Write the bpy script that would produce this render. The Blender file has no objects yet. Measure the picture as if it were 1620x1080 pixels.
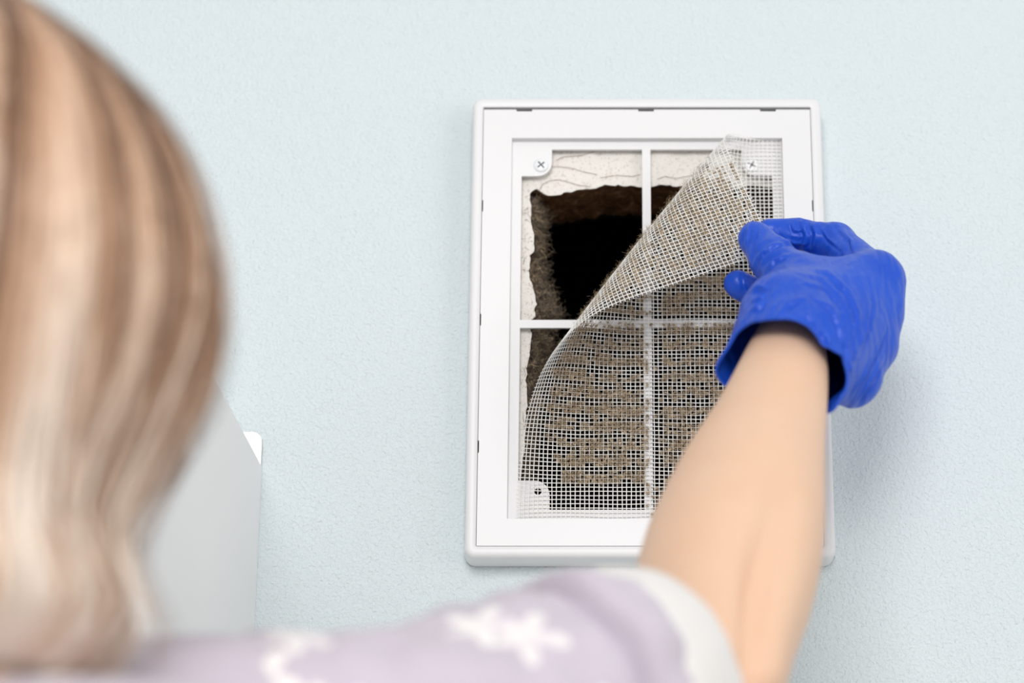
import bpy, bmesh, math, random
import numpy as np
from mathutils import Vector, Matrix, noise
from mathutils.geometry import tessellate_polygon
rnd = random.Random(7)
rng = np.random.default_rng(7)
S = bpy.context.scene
C = S.collection

# ------------------------------------------------------------------ camera
F_PX, PX0, CAM_Y, CAM_Z = 3600.0, 945.0, -1.246, 1.275
TILT = math.atan(F_PX / 10816.0)
CT, ST = math.cos(TILT), math.sin(TILT)
cd = bpy.data.cameras.new('camera'); cam = bpy.data.objects.new('camera', cd); C.objects.link(cam)
cd.sensor_width = 36.0; cd.lens = 36.0 * F_PX / 1620.0
cd.shift_x = (810.0 - PX0) / 1620.0
cam.location = (0, CAM_Y, CAM_Z); cam.rotation_euler = (math.pi / 2 + TILT, 0, 0)
cd.clip_start = 0.05; cd.clip_end = 30
cd.dof.use_dof = True; cd.dof.focus_distance = 1.265; cd.dof.aperture_fstop = 3.9
S.camera = cam

# ------------------------------------------------------------------ light
W = bpy.data.worlds.new('room_light'); S.world = W; W.use_nodes = True
W.node_tree.nodes['Background'].inputs[0].default_value = (1.0, 0.985, 0.97, 1)
W.node_tree.nodes['Background'].inputs[1].default_value = 0.52

def area(name, loc, target, size, power, col=(1, 1, 1)):
    l = bpy.data.lights.new(name, 'AREA'); l.shape = 'SQUARE'; l.size = size; l.energy = power; l.color = col
    o = bpy.data.objects.new(name, l); C.objects.link(o); o.location = loc
    o.rotation_euler = (Vector(target) - Vector(loc)).to_track_quat('-Z', 'Y').to_euler()
    return o
area('key_light', (-0.12, -1.75, 2.02), (0.03, 0, 1.15), 0.6, 17, (1.0, 0.99, 0.985))
area('fill_light', (2.0, -1.9, 1.55), (-0.1, 0, 1.5), 1.4, 19, (1.0, 0.99, 0.97))  # added fill lamp from the right, brightens the cabinet side

vs = S.view_settings
vs.view_transform = 'Standard'; vs.look = 'None'; vs.gamma = 1.0; vs.use_curve_mapping = False
vs.exposure = -0.15

# ------------------------------------------------------------------ helpers
def at(px, py, Y):
    """point of the plane y = Y that stands at a photograph position"""
    a = (px - PX0) / F_PX; b = (540.0 - py) / F_PX
    s = (Y - CAM_Y) / (CT - b * ST)
    return np.array([s * a, Y, CAM_Z + s * (ST + b * CT)])

def atd(px, py, d):
    a = (px - PX0) / F_PX; b = (540.0 - py) / F_PX
    return np.array([d * a, CAM_Y + d * (CT - b * ST), CAM_Z + d * (ST + b * CT)])

def mesh_obj(name, V, F, mat=None, parent=None, smooth=False, mats=None, midx=None, uv=None):
    V = np.asarray(V, float)
    c = (V.min(0) + V.max(0)) / 2
    me = bpy.data.meshes.new(name)
    me.from_pydata((V - c).tolist(), [], F if isinstance(F, list) else F.tolist())
    if uv is not None:
        l = me.uv_layers.new(name='uv')
        vi = np.empty(len(me.loops), int); me.loops.foreach_get('vertex_index', vi)
        l.data.foreach_set('uv', np.asarray(uv, np.float32)[vi].ravel())
    for m in (mats or ([mat] if mat else [])): me.materials.append(m)
    if midx is not None: me.polygons.foreach_set('material_index', np.asarray(midx, np.int32))
    if smooth: me.polygons.foreach_set('use_smooth', [True] * len(me.polygons))
    me.update()
    o = bpy.data.objects.new(name, me); C.objects.link(o)
    if parent is not None:
        o.parent = parent; w = world_of(parent); o.location = Vector(c) - w
    else:
        o.location = c
    return o

def world_of(o):
    w = Vector(o.location)
    while o.parent: o = o.parent; w += o.location
    return w

def empty(name, loc, label, cat, group=None):
    o = bpy.data.objects.new(name, None); C.objects.link(o); o.location = loc; o.empty_display_size = .02
    o['label'] = label; o['category'] = cat
    if group: o['group'] = group
    return o

def bevel(o, w, seg=2, ang=40):
    m = o.modifiers.new('bevel', 'BEVEL'); m.width = w; m.segments = seg; m.limit_method = 'ANGLE'; m.angle_limit = math.radians(ang)

def box(x0, x1, y0, y1, z0, z1):
    V = [(x, y, z) for x in (x0, x1) for y in (y0, y1) for z in (z0, z1)]
    F = [(0, 1, 3, 2), (4, 6, 7, 5), (0, 4, 5, 1), (2, 3, 7, 6), (0, 2, 6, 4), (1, 5, 7, 3)]
    return V, F

def loft(rings, close=True, cap0=False, cap1=False):
    n = len(rings[0]); V = np.concatenate(rings); F = []
    for i in range(len(rings) - 1):
        for j in range(n if close else n - 1):
            k = (j + 1) % n
            F.append((i * n + j, i * n + k, (i + 1) * n + k, (i + 1) * n + j))
    if cap0: F.append(tuple(range(n - 1, -1, -1)))
    if cap1: F.append(tuple(range((len(rings) - 1) * n, len(rings) * n)))
    return V, F

def extrude_poly(outer, holes, y0, y1):
    """plate in the xz plane between y0 (front) and y1, with holes"""
    loops = [outer] + holes
    tri = tessellate_polygon([[Vector((p[0], p[1], 0)) for p in l] for l in loops])
    flat = [p for l in loops for p in l]; n = len(flat)
    V = [(p[0], y0, p[1]) for p in flat] + [(p[0], y1, p[1]) for p in flat]
    F = []
    for t in tri:
        a, b, c = (flat[i] for i in t)
        s = (b[0] - a[0]) * (c[1] - a[1]) - (b[1] - a[1]) * (c[0] - a[0])
        t = tuple(t) if s > 0 else tuple(reversed(t))
        F.append(t); F.append(tuple(i + n for i in reversed(t)))
    o = 0
    for l in loops:
        m = len(l)
        for i in range(m):
            j = (i + 1) % m
            F.append((o + i, o + j, o + j + n, o + i + n))
        o += m
    return V, F

def fix_normals(o):
    bm = bmesh.new(); bm.from_mesh(o.data); bmesh.ops.recalc_face_normals(bm, faces=bm.faces); bm.to_mesh(o.data); bm.free()

def rrect(x0, x1, z0, z1, r, seg=6):
    P = []
    for cx, cz, a0 in ((x1 - r, z1 - r, 0), (x0 + r, z1 - r, 90), (x0 + r, z0 + r, 180), (x1 - r, z0 + r, 270)):
        for k in range(seg + 1):
            a = math.radians(a0 + 90 * k / seg); P.append((cx + r * math.cos(a), cz + r * math.sin(a)))
    return P

# ------------------------------------------------------------------ materials
def material(name, col, rough=.5, spec=.5, metal=0.0, sss=0.0, sheen=0.0):
    m = bpy.data.materials.new(name); m.use_nodes = True
    b = m.node_tree.nodes['Principled BSDF']
    b.inputs['Base Color'].default_value = (*col, 1); b.inputs['Roughness'].default_value = rough
    b.inputs['Specular IOR Level'].default_value = spec; b.inputs['Metallic'].default_value = metal
    if sss:
        b.inputs['Subsurface Weight'].default_value = sss; b.inputs['Subsurface Radius'].default_value = (1, .35, .2); b.inputs['Subsurface Scale'].default_value = .006
    if sheen:
        b.inputs['Sheen Weight'].default_value = sheen; b.inputs['Sheen Roughness'].default_value = .4
    return m

class N:
    def __init__(s, m): s.t = m.node_tree; s.b = s.t.nodes['Principled BSDF']
    def new(s, kind, **kw):
        n = s.t.nodes.new(kind)
        for k, v in kw.items(): setattr(n, k, v)
        return n
    def ln(s, a, b): s.t.links.new(a, b)
    def coord(s, scale=(1, 1, 1), out='Object'):
        c = s.new('ShaderNodeTexCoord'); m = s.new('ShaderNodeMapping'); m.inputs['Scale'].default_value = scale
        s.ln(c.outputs[out], m.inputs['Vector']); return m.outputs[0]
    def noise(s, vec, scale, detail=3, rough=.5, dist=0):
        n = s.new('ShaderNodeTexNoise'); n.inputs['Scale'].default_value = scale; n.inputs['Detail'].default_value = detail
        n.inputs['Roughness'].default_value = rough; n.inputs['Distortion'].default_value = dist; s.ln(vec, n.inputs['Vector']); return n.outputs['Fac']
    def ramp(s, fac, stops, interp='LINEAR'):
        r = s.new('ShaderNodeValToRGB'); cr = r.color_ramp; cr.interpolation = interp
        while len(cr.elements) > 1: cr.elements.remove(cr.elements[-1])
        for i, (p, c) in enumerate(stops):
            e = cr.elements[0] if i == 0 else cr.elements.new(p)
            e.position = p; e.color = (*c, 1) if len(c) == 3 else c
        s.ln(fac, r.inputs[0]); return r.outputs[0]
    def bump(s, h, strength, dist, prev=None):
        b = s.new('ShaderNodeBump'); b.inputs['Strength'].default_value = strength; b.inputs['Distance'].default_value = dist
        s.ln(h, b.inputs['Height'])
        if prev is not None: s.ln(prev, b.inputs['Normal'])
        return b.outputs[0]
    def math(s, op, a, b=None, c=None):
        n = s.new('ShaderNodeMath', operation=op)
        for i, v in enumerate((a, b, c)):
            if v is None: continue
            if isinstance(v, (int, float)): n.inputs[i].default_value = v
            else: s.ln(v, n.inputs[i])
        return n.outputs[0]
    def mix(s, fac, a, b):
        n = s.new('ShaderNodeMix', data_type='RGBA')
        for sock, v in ((n.inputs[0], fac), (n.inputs[6], a), (n.inputs[7], b)):
            if isinstance(v, (int, float)): sock.default_value = v
            elif isinstance(v, tuple): sock.default_value = (*v, 1)
            else: s.ln(v, sock)
        return n.outputs[2]
    def col(s, c): s.ln(c, s.b.inputs['Base Color'])
    def nrm(s, n): s.ln(n, s.b.inputs['Normal'])

M = {}
# pale blue textured wall covering
m = M['wall'] = material('pale_blue_wall', (.70, .79, .825), .62, .35); n = N(m)
v = n.coord()
n.col(n.mix(n.noise(v, 6, 2), (.688, .768, .800), (.712, .786, .812)))
h1 = n.noise(v, 620, 2, .5, .4); h2 = n.noise(v, 210, 2)
n.nrm(n.bump(h2, .10, .0012, n.bump(h1, .9, .0012)))
M['ceiling'] = material('white_ceiling', (.85, .85, .84), .8)
M['floor'] = material('floor_vinyl', (.80, .77, .73), .5)
m = M['plastic'] = material('white_plastic', (.80, .797, .806), .38, .45); n = N(m)
n.nrm(n.bump(n.noise(n.coord(), 900, 2), .05, .0002))
M['plastic_in'] = material('white_plastic_grid', (.82, .82, .826), .42, .4)
M['screw'] = material('white_painted_screw', (.86, .88, .90), .25, .6)
M['recess'] = material('screw_recess_steel', (.10, .10, .105), .45, .5, .7)
# old plaster
m = M['plaster'] = material('old_cream_plaster', (.86, .82, .77), .85, .2); n = N(m)
v = n.coord()
spots = n.ramp(n.noise(v, 160, 5, .65), [(0, (0, 0, 0)), (.58, (0, 0, 0)), (.72, (1, 1, 1))])
fine = n.ramp(n.noise(v, 700, 3, .6), [(0, (0, 0, 0)), (.57, (0, 0, 0)), (.68, (1, 1, 1))])
n.col(n.mix(n.math('MULTIPLY', fine, .55), n.mix(n.math('MULTIPLY', spots, .35), (.87, .835, .785), (.66, .56, .46)), (.42, .34, .27)))
n.nrm(n.bump(n.noise(v, 260, 5, .65), .55, .0018))
# brown broken masonry, grey lint over it
m = M['masonry'] = material('brown_broken_masonry', (.10, .05, .025), .9, .15); n = N(m)
v = n.coord((1, 1, 1.8))
n.col(n.ramp(n.noise(v, 130, 6, .68), [(.25, (.04, .018, .009)), (.5, (.16, .072, .03)), (.62, (.30, .15, .07)), (.78, (.5, .40, .32))]))
n.nrm(n.bump(n.noise(v, 240, 6, .7), .9, .004))
M['cavity'] = material('dark_cavity', (.010, .008, .007), .95, .05)  # near-black colour stands in for the darkness deep in the shaft
m = M['lint'] = material('grey_brown_lint', (.3, .25, .2), .95, .1, sheen=.3); n = N(m)
v = n.coord()
n.col(n.ramp(n.noise(v, 420, 4, .7), [(.28, (.10, .070, .044)), (.48, (.34, .255, .160)), (.66, (.60, .465, .31))]))
m = M['wall_lint'] = material('dark_wall_lint', (.2, .16, .13), .95, .1, sheen=.2); n = N(m)
v = n.coord()
n.col(n.ramp(n.noise(v, 190, 6, .75), [(.36, (.03, .02, .014)), (.46, (.15, .115, .09)), (.64, (.50, .41, .34))]))
n.nrm(n.bump(n.noise(v, 500, 5, .7), 1.0, .004))
M['crack'] = material('hairline_crack', (.30, .22, .16), .9, .1)
m = M['thread'] = material('cream_mesh_thread', (.86, .845, .80), .5, .35); n = N(m)
v = n.coord()
du = n.new('ShaderNodeUVMap'); du.uv_map = 'uv'; dsp = n.new('ShaderNodeSeparateXYZ'); n.ln(du.outputs[0], dsp.inputs[0])
n.col(n.mix(n.math('MULTIPLY', n.math('POWER', dsp.outputs[0], 1.5), n.ramp(n.noise(v, 330, 3, .6), [(.35, (.35, .35, .35)), (.6, (1, 1, 1))])), (.90, .885, .85), (.56, .44, .325)))
# cabinet and plate
M['cabinet'] = material('light_grey_panel', (.92, .92, .92), .45, .4)
m = M['steel'] = material('brushed_zinc_plate', (.74, .73, .72), .38, .5, .85); n = N(m)
n.nrm(n.bump(n.noise(n.coord((1, 1, 12)), 300, 3), .2, .0004))
# skin
m = M['skin'] = material('skin', (.80, .53, .37), .5, .28, sss=.15); n = N(m)
v = n.coord()
n.col(n.mix(n.noise(v, 28, 4, .6), (.755, .485, .33), (.795, .555, .405)))
n.nrm(n.bump(n.noise(v, 900, 3), .10, .0006))
# glove
m = M['glove'] = material('blue_nitrile', (.018, .095, .66), .38, .38); n = N(m)
v = n.coord()
n.col(n.mix(n.noise(v, 35, 3), (.005, .060, .50), (.012, .094, .64)))
wv = n.new('ShaderNodeTexWave', wave_type='BANDS'); wv.inputs['Scale'].default_value = 55; wv.inputs['Distortion'].default_value = 9
wv.inputs['Detail'].default_value = 3; wv.inputs['Detail Scale'].default_value = 1.4
mp = n.coord((1, .6, .55)); n.ln(mp, wv.inputs['Vector'])
n.nrm(n.bump(wv.outputs['Fac'], .22, .0018, n.bump(n.noise(v, 1100, 2), .12, .0004)))
# shirt with pale stars
def star_mat(name, base, star):
    m = material(name, base, .9, .15, sheen=.25); n = N(m)
    uvn = n.coord((1, 1, 1), 'UV')
    vo = n.new('ShaderNodeTexVoronoi', voronoi_dimensions='2D'); vo.inputs['Scale'].default_value = 22; vo.inputs['Randomness'].default_value = .9
    n.ln(uvn, vo.inputs['Vector'])
    sc = n.new('ShaderNodeVectorMath', operation='SUBTRACT'); n.ln(uvn, sc.inputs[0]); n.ln(vo.outputs['Position'], sc.inputs[1])
    sp = n.new('ShaderNodeSeparateXYZ'); n.ln(sc.outputs[0], sp.inputs[0])
    ang = n.math('ARCTAN2', sp.outputs[1], sp.outputs[0])
    ln_ = n.new('ShaderNodeVectorMath', operation='LENGTH'); n.ln(sc.outputs[0], ln_.inputs[0])
    rad = n.math('MULTIPLY_ADD', n.math('COSINE', n.math('MULTIPLY', ang, 5.0)), .0050, .0105)
    st_ = n.math('LESS_THAN', ln_.outputs[1], rad)
    obj = n.coord()
    b2 = n.mix(n.noise(obj, 45, 4, .6), tuple(c * .90 for c in base), tuple(min(1, c * 1.08) for c in base))
    n.col(n.mix(n.math('MULTIPLY', st_, n.ramp(n.noise(obj, 30, 3), [(.35, (.35, .35, .35)), (.6, (.95, .95, .95))])), b2, star))
    n.nrm(n.bump(n.noise(obj, 420, 3), .35, .0012))
    return m
M['shirt'] = star_mat('lilac_star_cotton', (.57, .515, .59), (.93, .90, .87))
m = M['cuff'] = material('white_sleeve_lining', (.74, .72, .705), .92, .12, sheen=.3); n = N(m)
n.nrm(n.bump(n.noise(n.coord(), 380, 3), .3, .0012))
M['trousers'] = material('grey_cotton', (.42, .41, .45), .9, .1)
M['slipper'] = material('grey_felt', (.30, .29, .30), .95, .1)
M['eye'] = material('eye_white', (.80, .78, .76), .2, .6)
M['iris'] = material('brown_iris', (.12, .07, .04), .2, .6)
# hair: colour runs from brown roots to blond ends, each lock its own tone
m = M['hair'] = material('blond_hair', (.5, .35, .25), .42, .45); n = N(m)
hu = n.new('ShaderNodeUVMap'); hu.uv_map = 'uv'
sp = n.new('ShaderNodeSeparateXYZ'); n.ln(hu.outputs[0], sp.inputs[0])
tone = n.math('ADD', n.math('MULTIPLY', sp.outputs[0], 1.0), n.math('MULTIPLY_ADD', sp.outputs[1], 1.0, -.52))
n.col(n.ramp(tone, [(0, (.10, .050, .027)), (.20, (.25, .130, .072)), (.42, (.46, .265, .160)), (.64, (.68, .455, .315)), (.84, (.84, .67, .53)), (1, (.90, .79, .69))]))

# ------------------------------------------------------------------ setting: wall with a broken hole, floor
MM = .001
HX0, HX1, HZ0, HZ1 = -.060, .118, 1.570, 1.8185
V, F = extrude_poly([(-1.7, 0), (1.7, 0), (1.7, 2.7), (-1.7, 2.7)], [[(HX0, HZ0), (HX0, HZ1), (HX1, HZ1), (HX1, HZ0)]], 0.0, .05)
wall = mesh_obj('wall_back', V, F, M['wall']); fix_normals(wall)
wall['kind'] = 'structure'; wall['label'] = 'pale blue textured wall with a broken vent hole'
V, F = box(-1.7, 1.7, -2.6, .05, -.05, 0)
fl = mesh_obj('floor', V, F, M['floor']); fl['kind'] = 'structure'; fl['label'] = 'plain beige vinyl floor below the wall'
V, F = box(-1.7, 1.7, -2.6, .05, 2.7, 2.75)
cl_ = mesh_obj('ceiling', V, F, M['ceiling']); cl_['kind'] = 'structure'; cl_['label'] = 'plain white ceiling above the wall'

# outline of the hole broken through the plaster
hole_px = [(838, 306), (848, 298), (857, 304), (868, 309), (880, 308.5), (900, 303), (915, 300), (935, 298.5), (950, 295), (960, 292), (975, 292),
           (1000, 294), (1020, 296), (1045, 292), (1070, 295), (1110, 294), (1150, 297), (1190, 293), (1228, 296), (1236, 330), (1234, 400), (1238, 480), (1235, 560),
           (1240, 650), (1238, 740), (1236, 812), (1150, 817), (1050, 815), (950, 818), (880, 815), (835, 815), (823, 790), (824, 760), (828, 720), (832, 680),
           (834, 640), (833, 600), (835, 575), (839, 550), (841, 530), (838, 508), (847, 500), (848, 480), (846, 462), (837, 437), (838, 420), (838, 405),
           (845, 395), (846, 383), (843, 360), (839, 345), (841, 328), (838, 316)]
hp = np.array([at(px, py, -.0098) for px, py in hole_px])[:, [0, 2]]
def resample(P, n):
    Q = np.vstack([P, P[:1]]); L = np.r_[0, np.cumsum(np.linalg.norm(np.diff(Q, axis=0), axis=1))]
    s = np.linspace(0, L[-1], n, endpoint=False)
    return np.stack([np.interp(s, L, Q[:, i]) for i in (0, 1)], -1)
NH = 360
hl = resample(hp, NH)
jit = np.array([noise.fractal(Vector((p[0] * 260, p[1] * 260, 3)), 1.0, 2.0, 4) for p in hl])
cen = np.array([.035, 1.69])
dirv = hl - cen; dirv /= np.linalg.norm(dirv, axis=1)[:, None]
hl = hl + dirv * (jit * .0011)[:, None]
# rays to the outer rectangle
outer = []
for p in hl:
    d = p - cen; k = min([(HX1 + .002 - cen[0]) / d[0] if d[0] > 0 else 9e9, (HX0 - .002 - cen[0]) / d[0] if d[0] < 0 else 9e9,
                          (HZ1 + .002 - cen[1]) / d[1] if d[1] > 0 else 9e9, (HZ0 - .002 - cen[1]) / d[1] if d[1] < 0 else 9e9])
    outer.append(cen + d * k)
outer = np.array(outer)
rings = []
for i, k in enumerate((1, .75, .5, .3, .15, .05, 0)):
    P = hl * (1 - k) + outer * k
    rel = np.array([noise.fractal(Vector((p[0] * 90, p[1] * 90, 1)), .8, 2, 4) for p in P])
    y = -.0098 + rel * .0009 + (.0003 if i == 6 else 0)
    rings.append(np.stack([P[:, 0], y, P[:, 1]], -1))
rings.append(np.stack([hl[:, 0] + dirv[:, 0] * .0004, rings[-1][:, 1] + .0018, hl[:, 1] + dirv[:, 1] * .0004], -1))
V, F = loft(rings)
pl = mesh_obj('plaster', V, F, M['plaster'], wall, True); fix_normals(pl); pl.modifiers.new('split', 'EDGE_SPLIT').split_angle = math.radians(45); pl['label'] = 'cracked cream plaster round the hole'
# masonry thickness behind the plaster
rings = []
for i, y in enumerate(np.linspace(-.0085, .040, 12)):
    rel = np.array([noise.fractal(Vector((p[0] * 120, y * 150, p[1] * 120)), .8, 2, 5) for p in hl])
    P = hl + dirv * (.0012 - rel * .0022)[:, None]
    rings.append(np.stack([P[:, 0], np.full(NH, y), P[:, 1]], -1))
V, F = loft(rings)
ms = mesh_obj('masonry_edge', V, F, M['masonry'], wall, True); ms['label'] = 'brown broken masonry edge'
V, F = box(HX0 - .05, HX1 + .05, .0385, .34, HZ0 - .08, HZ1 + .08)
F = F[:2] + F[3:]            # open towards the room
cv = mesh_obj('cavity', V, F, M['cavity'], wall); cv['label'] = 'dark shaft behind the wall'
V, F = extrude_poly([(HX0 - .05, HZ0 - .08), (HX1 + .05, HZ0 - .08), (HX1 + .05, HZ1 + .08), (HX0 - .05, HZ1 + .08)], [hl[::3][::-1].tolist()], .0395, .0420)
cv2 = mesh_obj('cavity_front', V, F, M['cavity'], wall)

# hairline cracks in the plaster
def tube(P, r, n=5):
    P = np.asarray(P, float); rings = []
    T = np.gradient(P, axis=0)
    for p, t in zip(P, T):
        t = t / (np.linalg.norm(t) + 1e-12); a = np.cross(t, [.3, 1, .2]); a /= np.linalg.norm(a); b = np.cross(t, a)
        rings.append(np.array([p + r * (math.cos(2 * math.pi * k / n) * a + math.sin(2 * math.pi * k / n) * b) for k in range(n)]))
    return loft(rings, True, True, True)
for pts in ([(853, 302), (858, 292), (868, 286), (882, 284), (900, 288), (915, 293), (935, 295)], [(872, 263), (890, 264), (905, 266), (925, 272), (945, 276)],
            [(880, 254), (890, 248), (920, 246), (940, 240)], [(1040, 283), (1052, 279), (1070, 282), (1090, 278), (1105, 281)], [(950, 281), (975, 277), (1000, 279), (1012, 276)]):
    q = np.array([at(a, b, -.0106) for a, b in pts]); ss = np.linspace(0, len(q) - 1, 24)
    q = np.stack([np.interp(ss, range(len(q)), q[:, i]) for i in range(3)], -1)
    q[:, 2] += np.array([noise.noise(Vector((i * .9, pts[0][0], 0))) for i in range(24)]) * .0004
    V, F = tube(q, .00013); mesh_obj('crack', V, F, M['crack'], wall)

# lint clinging to the left side of the hole: rough mass and loose fibres
def fibres(centres, nper, length, width, spread, seed, segs=4, normals=None, lift=0.0):
    r = np.random.default_rng(seed); c = np.repeat(np.asarray(centres), nper, 0); k = len(c)
    p = c + r.normal(size=(k, 3)) * spread
    d = r.normal(size=(k, 3)); d /= np.linalg.norm(d, axis=1)[:, None]
    if normals is not None:
        nn = np.repeat(normals, nper, 0)
        d = d - nn * (d * nn).sum(1)[:, None] * .75; d /= np.linalg.norm(d, axis=1)[:, None]
        p = p + nn * (r.normal(size=(k, 1)) * lift)
    st = (length * r.uniform(.5, 1.3, (k, 1))) / segs
    P = [p]
    for i in range(segs):
        d = d + r.normal(size=(k, 3)) * .55; d /= np.linalg.norm(d, axis=1)[:, None]
        p = p + d * st; P.append(p)
    P = np.stack(P, 1)                                   # k, segs+1, 3
    sd = r.normal(size=(k, 1, 3)); sd /= np.linalg.norm(sd, axis=2)[..., None]
    w = width * np.linspace(1, .5, segs + 1)[None, :, None]
    V = np.stack([P - sd * w / 2, P + sd * w / 2], 2).reshape(-1, 3)
    b = (np.arange(k) * (segs + 1) * 2)[:, None] + (np.arange(segs) * 2)[None]
    Fq = np.stack([b, b + 1, b + 3, b + 2], -1).reshape(-1, 4)
    return V, Fq
lin = [(838, 312, 872), (841, 328, 868), (840, 345, 858), (843, 362, 853), (846, 385, 851), (842, 400, 850), (838, 420, 854), (837, 437, 858), (845, 460, 866), (848, 478, 873),
       (848, 496, 884), (840, 512, 868), (840, 530, 858), (838, 545, 868), (836, 560, 866), (834, 580, 856), (833, 605, 852), (834, 640, 848), (832, 680, 843), (828, 720, 838), (823, 770, 834)]
la = np.array(lin, float); ss = np.linspace(0, len(la) - 1, 130)
la = np.stack([np.interp(ss, range(len(la)), la[:, i]) for i in range(3)], -1)
rows = []; fc = []
for i, (x0, yy, x1) in enumerate(la):
    row = []
    for j in range(9):
        k = j / 8; wob = noise.fractal(Vector((i * .22, j * .4, 9)), .8, 2, 4)
        y = -.004 + .030 * k + .006 * wob
        q = at(x0 - 5 + (x1 - x0 + 5 + 4 * wob) * k, yy + 3 * noise.noise(Vector((i * .5, j * .6, 2))), 0.0)
        p = at(*((x0 - 5 + (x1 - x0 + 5 + 4 * wob) * k), yy), y) + np.array([0, 0, .0011 * noise.noise(Vector((i * .5, j * .6, 2)))])
        row.append(p); fc.append(p)
    rows.append(np.array(row))
V, F = loft(rows, False)
V2, F2 = fibres(fc, 9, .0075, .00030, .0022, 3, 5)
Fa = F + [tuple(int(t) + len(V) for t in q) for q in F2]
wl = mesh_obj('wall_lint', np.vstack([V, V2]), Fa, mats=[M['wall_lint'], M['lint']], midx=[0] * len(F) + [int(k) for k in (np.arange(len(F2)) // 5 % 5 < 3)])
wl['label'] = 'grey matted lint clinging to the left edge of the broken hole'; wl['category'] = 'lint'; wl['kind'] = 'stuff'

# ------------------------------------------------------------------ ventilation grille
XC, ZC = .0291, 1.69625
grille = empty('ventilation_grille', (XC, 0, 1.5575), 'white plastic ventilation grille frame on the pale blue wall', 'grille')
OX0, OX1, OZ0, OZ1 = -.0734, .1316, 1.5578, 1.8346
PX_0, PX_1, PZ0, PZ1 = -.0670, .1252, 1.5642, 1.8272
rings = []
for inset, y, r in ((-.0006, -.0006, .0062), (-.0003, -.010, .0058), (0, -.0165, .0055), (.0004, -.0185, .0052), (.0012, -.0196, .0046), (.0022, -.0200, .0038), (.0061, -.0200, .0008), (.00635, -.0198, .0006), (.00638, -.012, .0006)):
    L = rrect(OX0 + inset, OX1 - inset, OZ0 + inset, OZ1 - inset, r, 7)
    rings.append(np.array([(p[0], y, p[1]) for p in L]))
V, F = loft(rings)
o = mesh_obj('outer_frame', V, F, M['plastic'], grille, True); fix_normals(o); o['label'] = 'rounded white outer frame'
o.data.shade_smooth() if hasattr(o.data, 'shade_smooth') else None
em = o.modifiers.new('split', 'EDGE_SPLIT'); em.split_angle = math.radians(50)
# inner frame with clip notches on its outer edge
def notched(x0, x1, z0, z1, top, sides, d):
    P = []
    P.append((x0, z0)); P.append((x1, z0))
    for zc in sides: P += [(x1, zc - .0035), (x1 - d * .45, zc - .0035), (x1 - d * .45, zc + .0035), (x1, zc + .0035)]
    P.append((x1, z1))
    for xc in reversed(top): P += [(xc + .0046, z1), (xc + .0046, z1 - d), (xc - .0046, z1 - d), (xc - .0046, z1)]
    P.append((x0, z1))
    for zc in reversed(sides): P += [(x0, zc + .0035), (x0 + d * .45, zc + .0035), (x0 + d * .45, zc - .0035), (x0, zc - .0035)]
    return P
RX0, RX1, RZ0, RZ1 = -.0500, .1081, 1.5799, 1.8086
g = .00022
nx = [at(829.5, 173, -.02)[0], at(1022, 173, -.02)[0], at(1215, 173, -.02)[0]]
nz = [at(756, 706, -.02)[2], at(758, 505, -.02)[2], at(762, 325, -.02)[2]]
V, F = extrude_poly(notched(PX_0 + g, PX_1 - g, PZ0 + g, PZ1 - g * 1.6, nx, nz, .00115), [[(RX0, RZ0), (RX0, RZ1), (RX1, RZ1), (RX1, RZ0)]], -.01975, -.0155)
o = mesh_obj('inner_frame', V, F, M['plastic'], grille); fix_normals(o); bevel(o, .00012, 1); o['label'] = 'flat white inner frame with clip notches'
# backing web that closes the grille behind the inner frame, coloured dark as slot shade
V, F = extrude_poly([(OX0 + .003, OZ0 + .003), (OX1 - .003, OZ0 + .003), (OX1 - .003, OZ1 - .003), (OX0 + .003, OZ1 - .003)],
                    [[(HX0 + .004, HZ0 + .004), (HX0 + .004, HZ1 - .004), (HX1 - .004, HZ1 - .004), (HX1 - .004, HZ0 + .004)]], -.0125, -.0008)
o = mesh_obj('back_frame', V, F, material('grille_shadow_side', (.05, .05, .052), .7, .3), grille); fix_normals(o); o['label'] = 'rear frame coloured dark as shade in the clip slots'
# recessed grid: four openings, rounded screw tabs in the corners
GX0, GX1, GZ0, GZ1 = -.0442, .1023, 1.5860, 1.8032
BX0, BX1, BZ0, BZ1 = .0262, .0311, 1.6928, 1.6976
TW, TH, TR = .0176, .0168, .0085
def tab(sx, sz):
    """outline round one corner tab, from its upright side to its level side"""
    X = lambda d: GX0 + d if sx < 0 else GX1 - d
    Z = lambda d: GZ0 + d if sz < 0 else GZ1 - d
    P = [(X(0), Z(TH))]
    for k in range(9):
        a = math.radians(90 * k / 8)
        P.append((X(TW - TR + TR * math.sin(a)), Z(TH - TR + TR * math.cos(a))))
    return P + [(X(TW), Z(0))]
circ = lambda cx, cz, r, k=18: [(cx + r * math.cos(2 * math.pi * i / k), cz + r * math.sin(2 * math.pi * i / k)) for i in range(k)]
holes = [tab(-1, 1) + tab(1, 1)[::-1] + tab(1, -1) + tab(-1, -1)[::-1]]
holes += [circ(-.0331, 1.5965, .0020), circ(.0912, 1.5965, .0020)]
V, F = extrude_poly([(RX0 - .006, RZ0 - .006), (RX1 + .006, RZ0 - .006), (RX1 + .006, RZ1 + .006), (RX0 - .006, RZ1 + .006)], holes, -.0154, -.0134)
o = mesh_obj('grid_panel', V, F, M['plastic_in'], grille); fix_normals(o); bevel(o, .00012, 1); o['label'] = 'recessed white grid panel with screw tabs'
part_box = lambda b: mesh_obj('grid_bar', *box(*b), M['plastic_in'], grille)
for b_ in ((BX0, BX1, -.01544, -.01340, GZ0 - .0004, GZ1 + .0004), (GX0 - .0004, GX1 + .0004, -.01542, -.01345, BZ0, BZ1)): part_box(b_)
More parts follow.
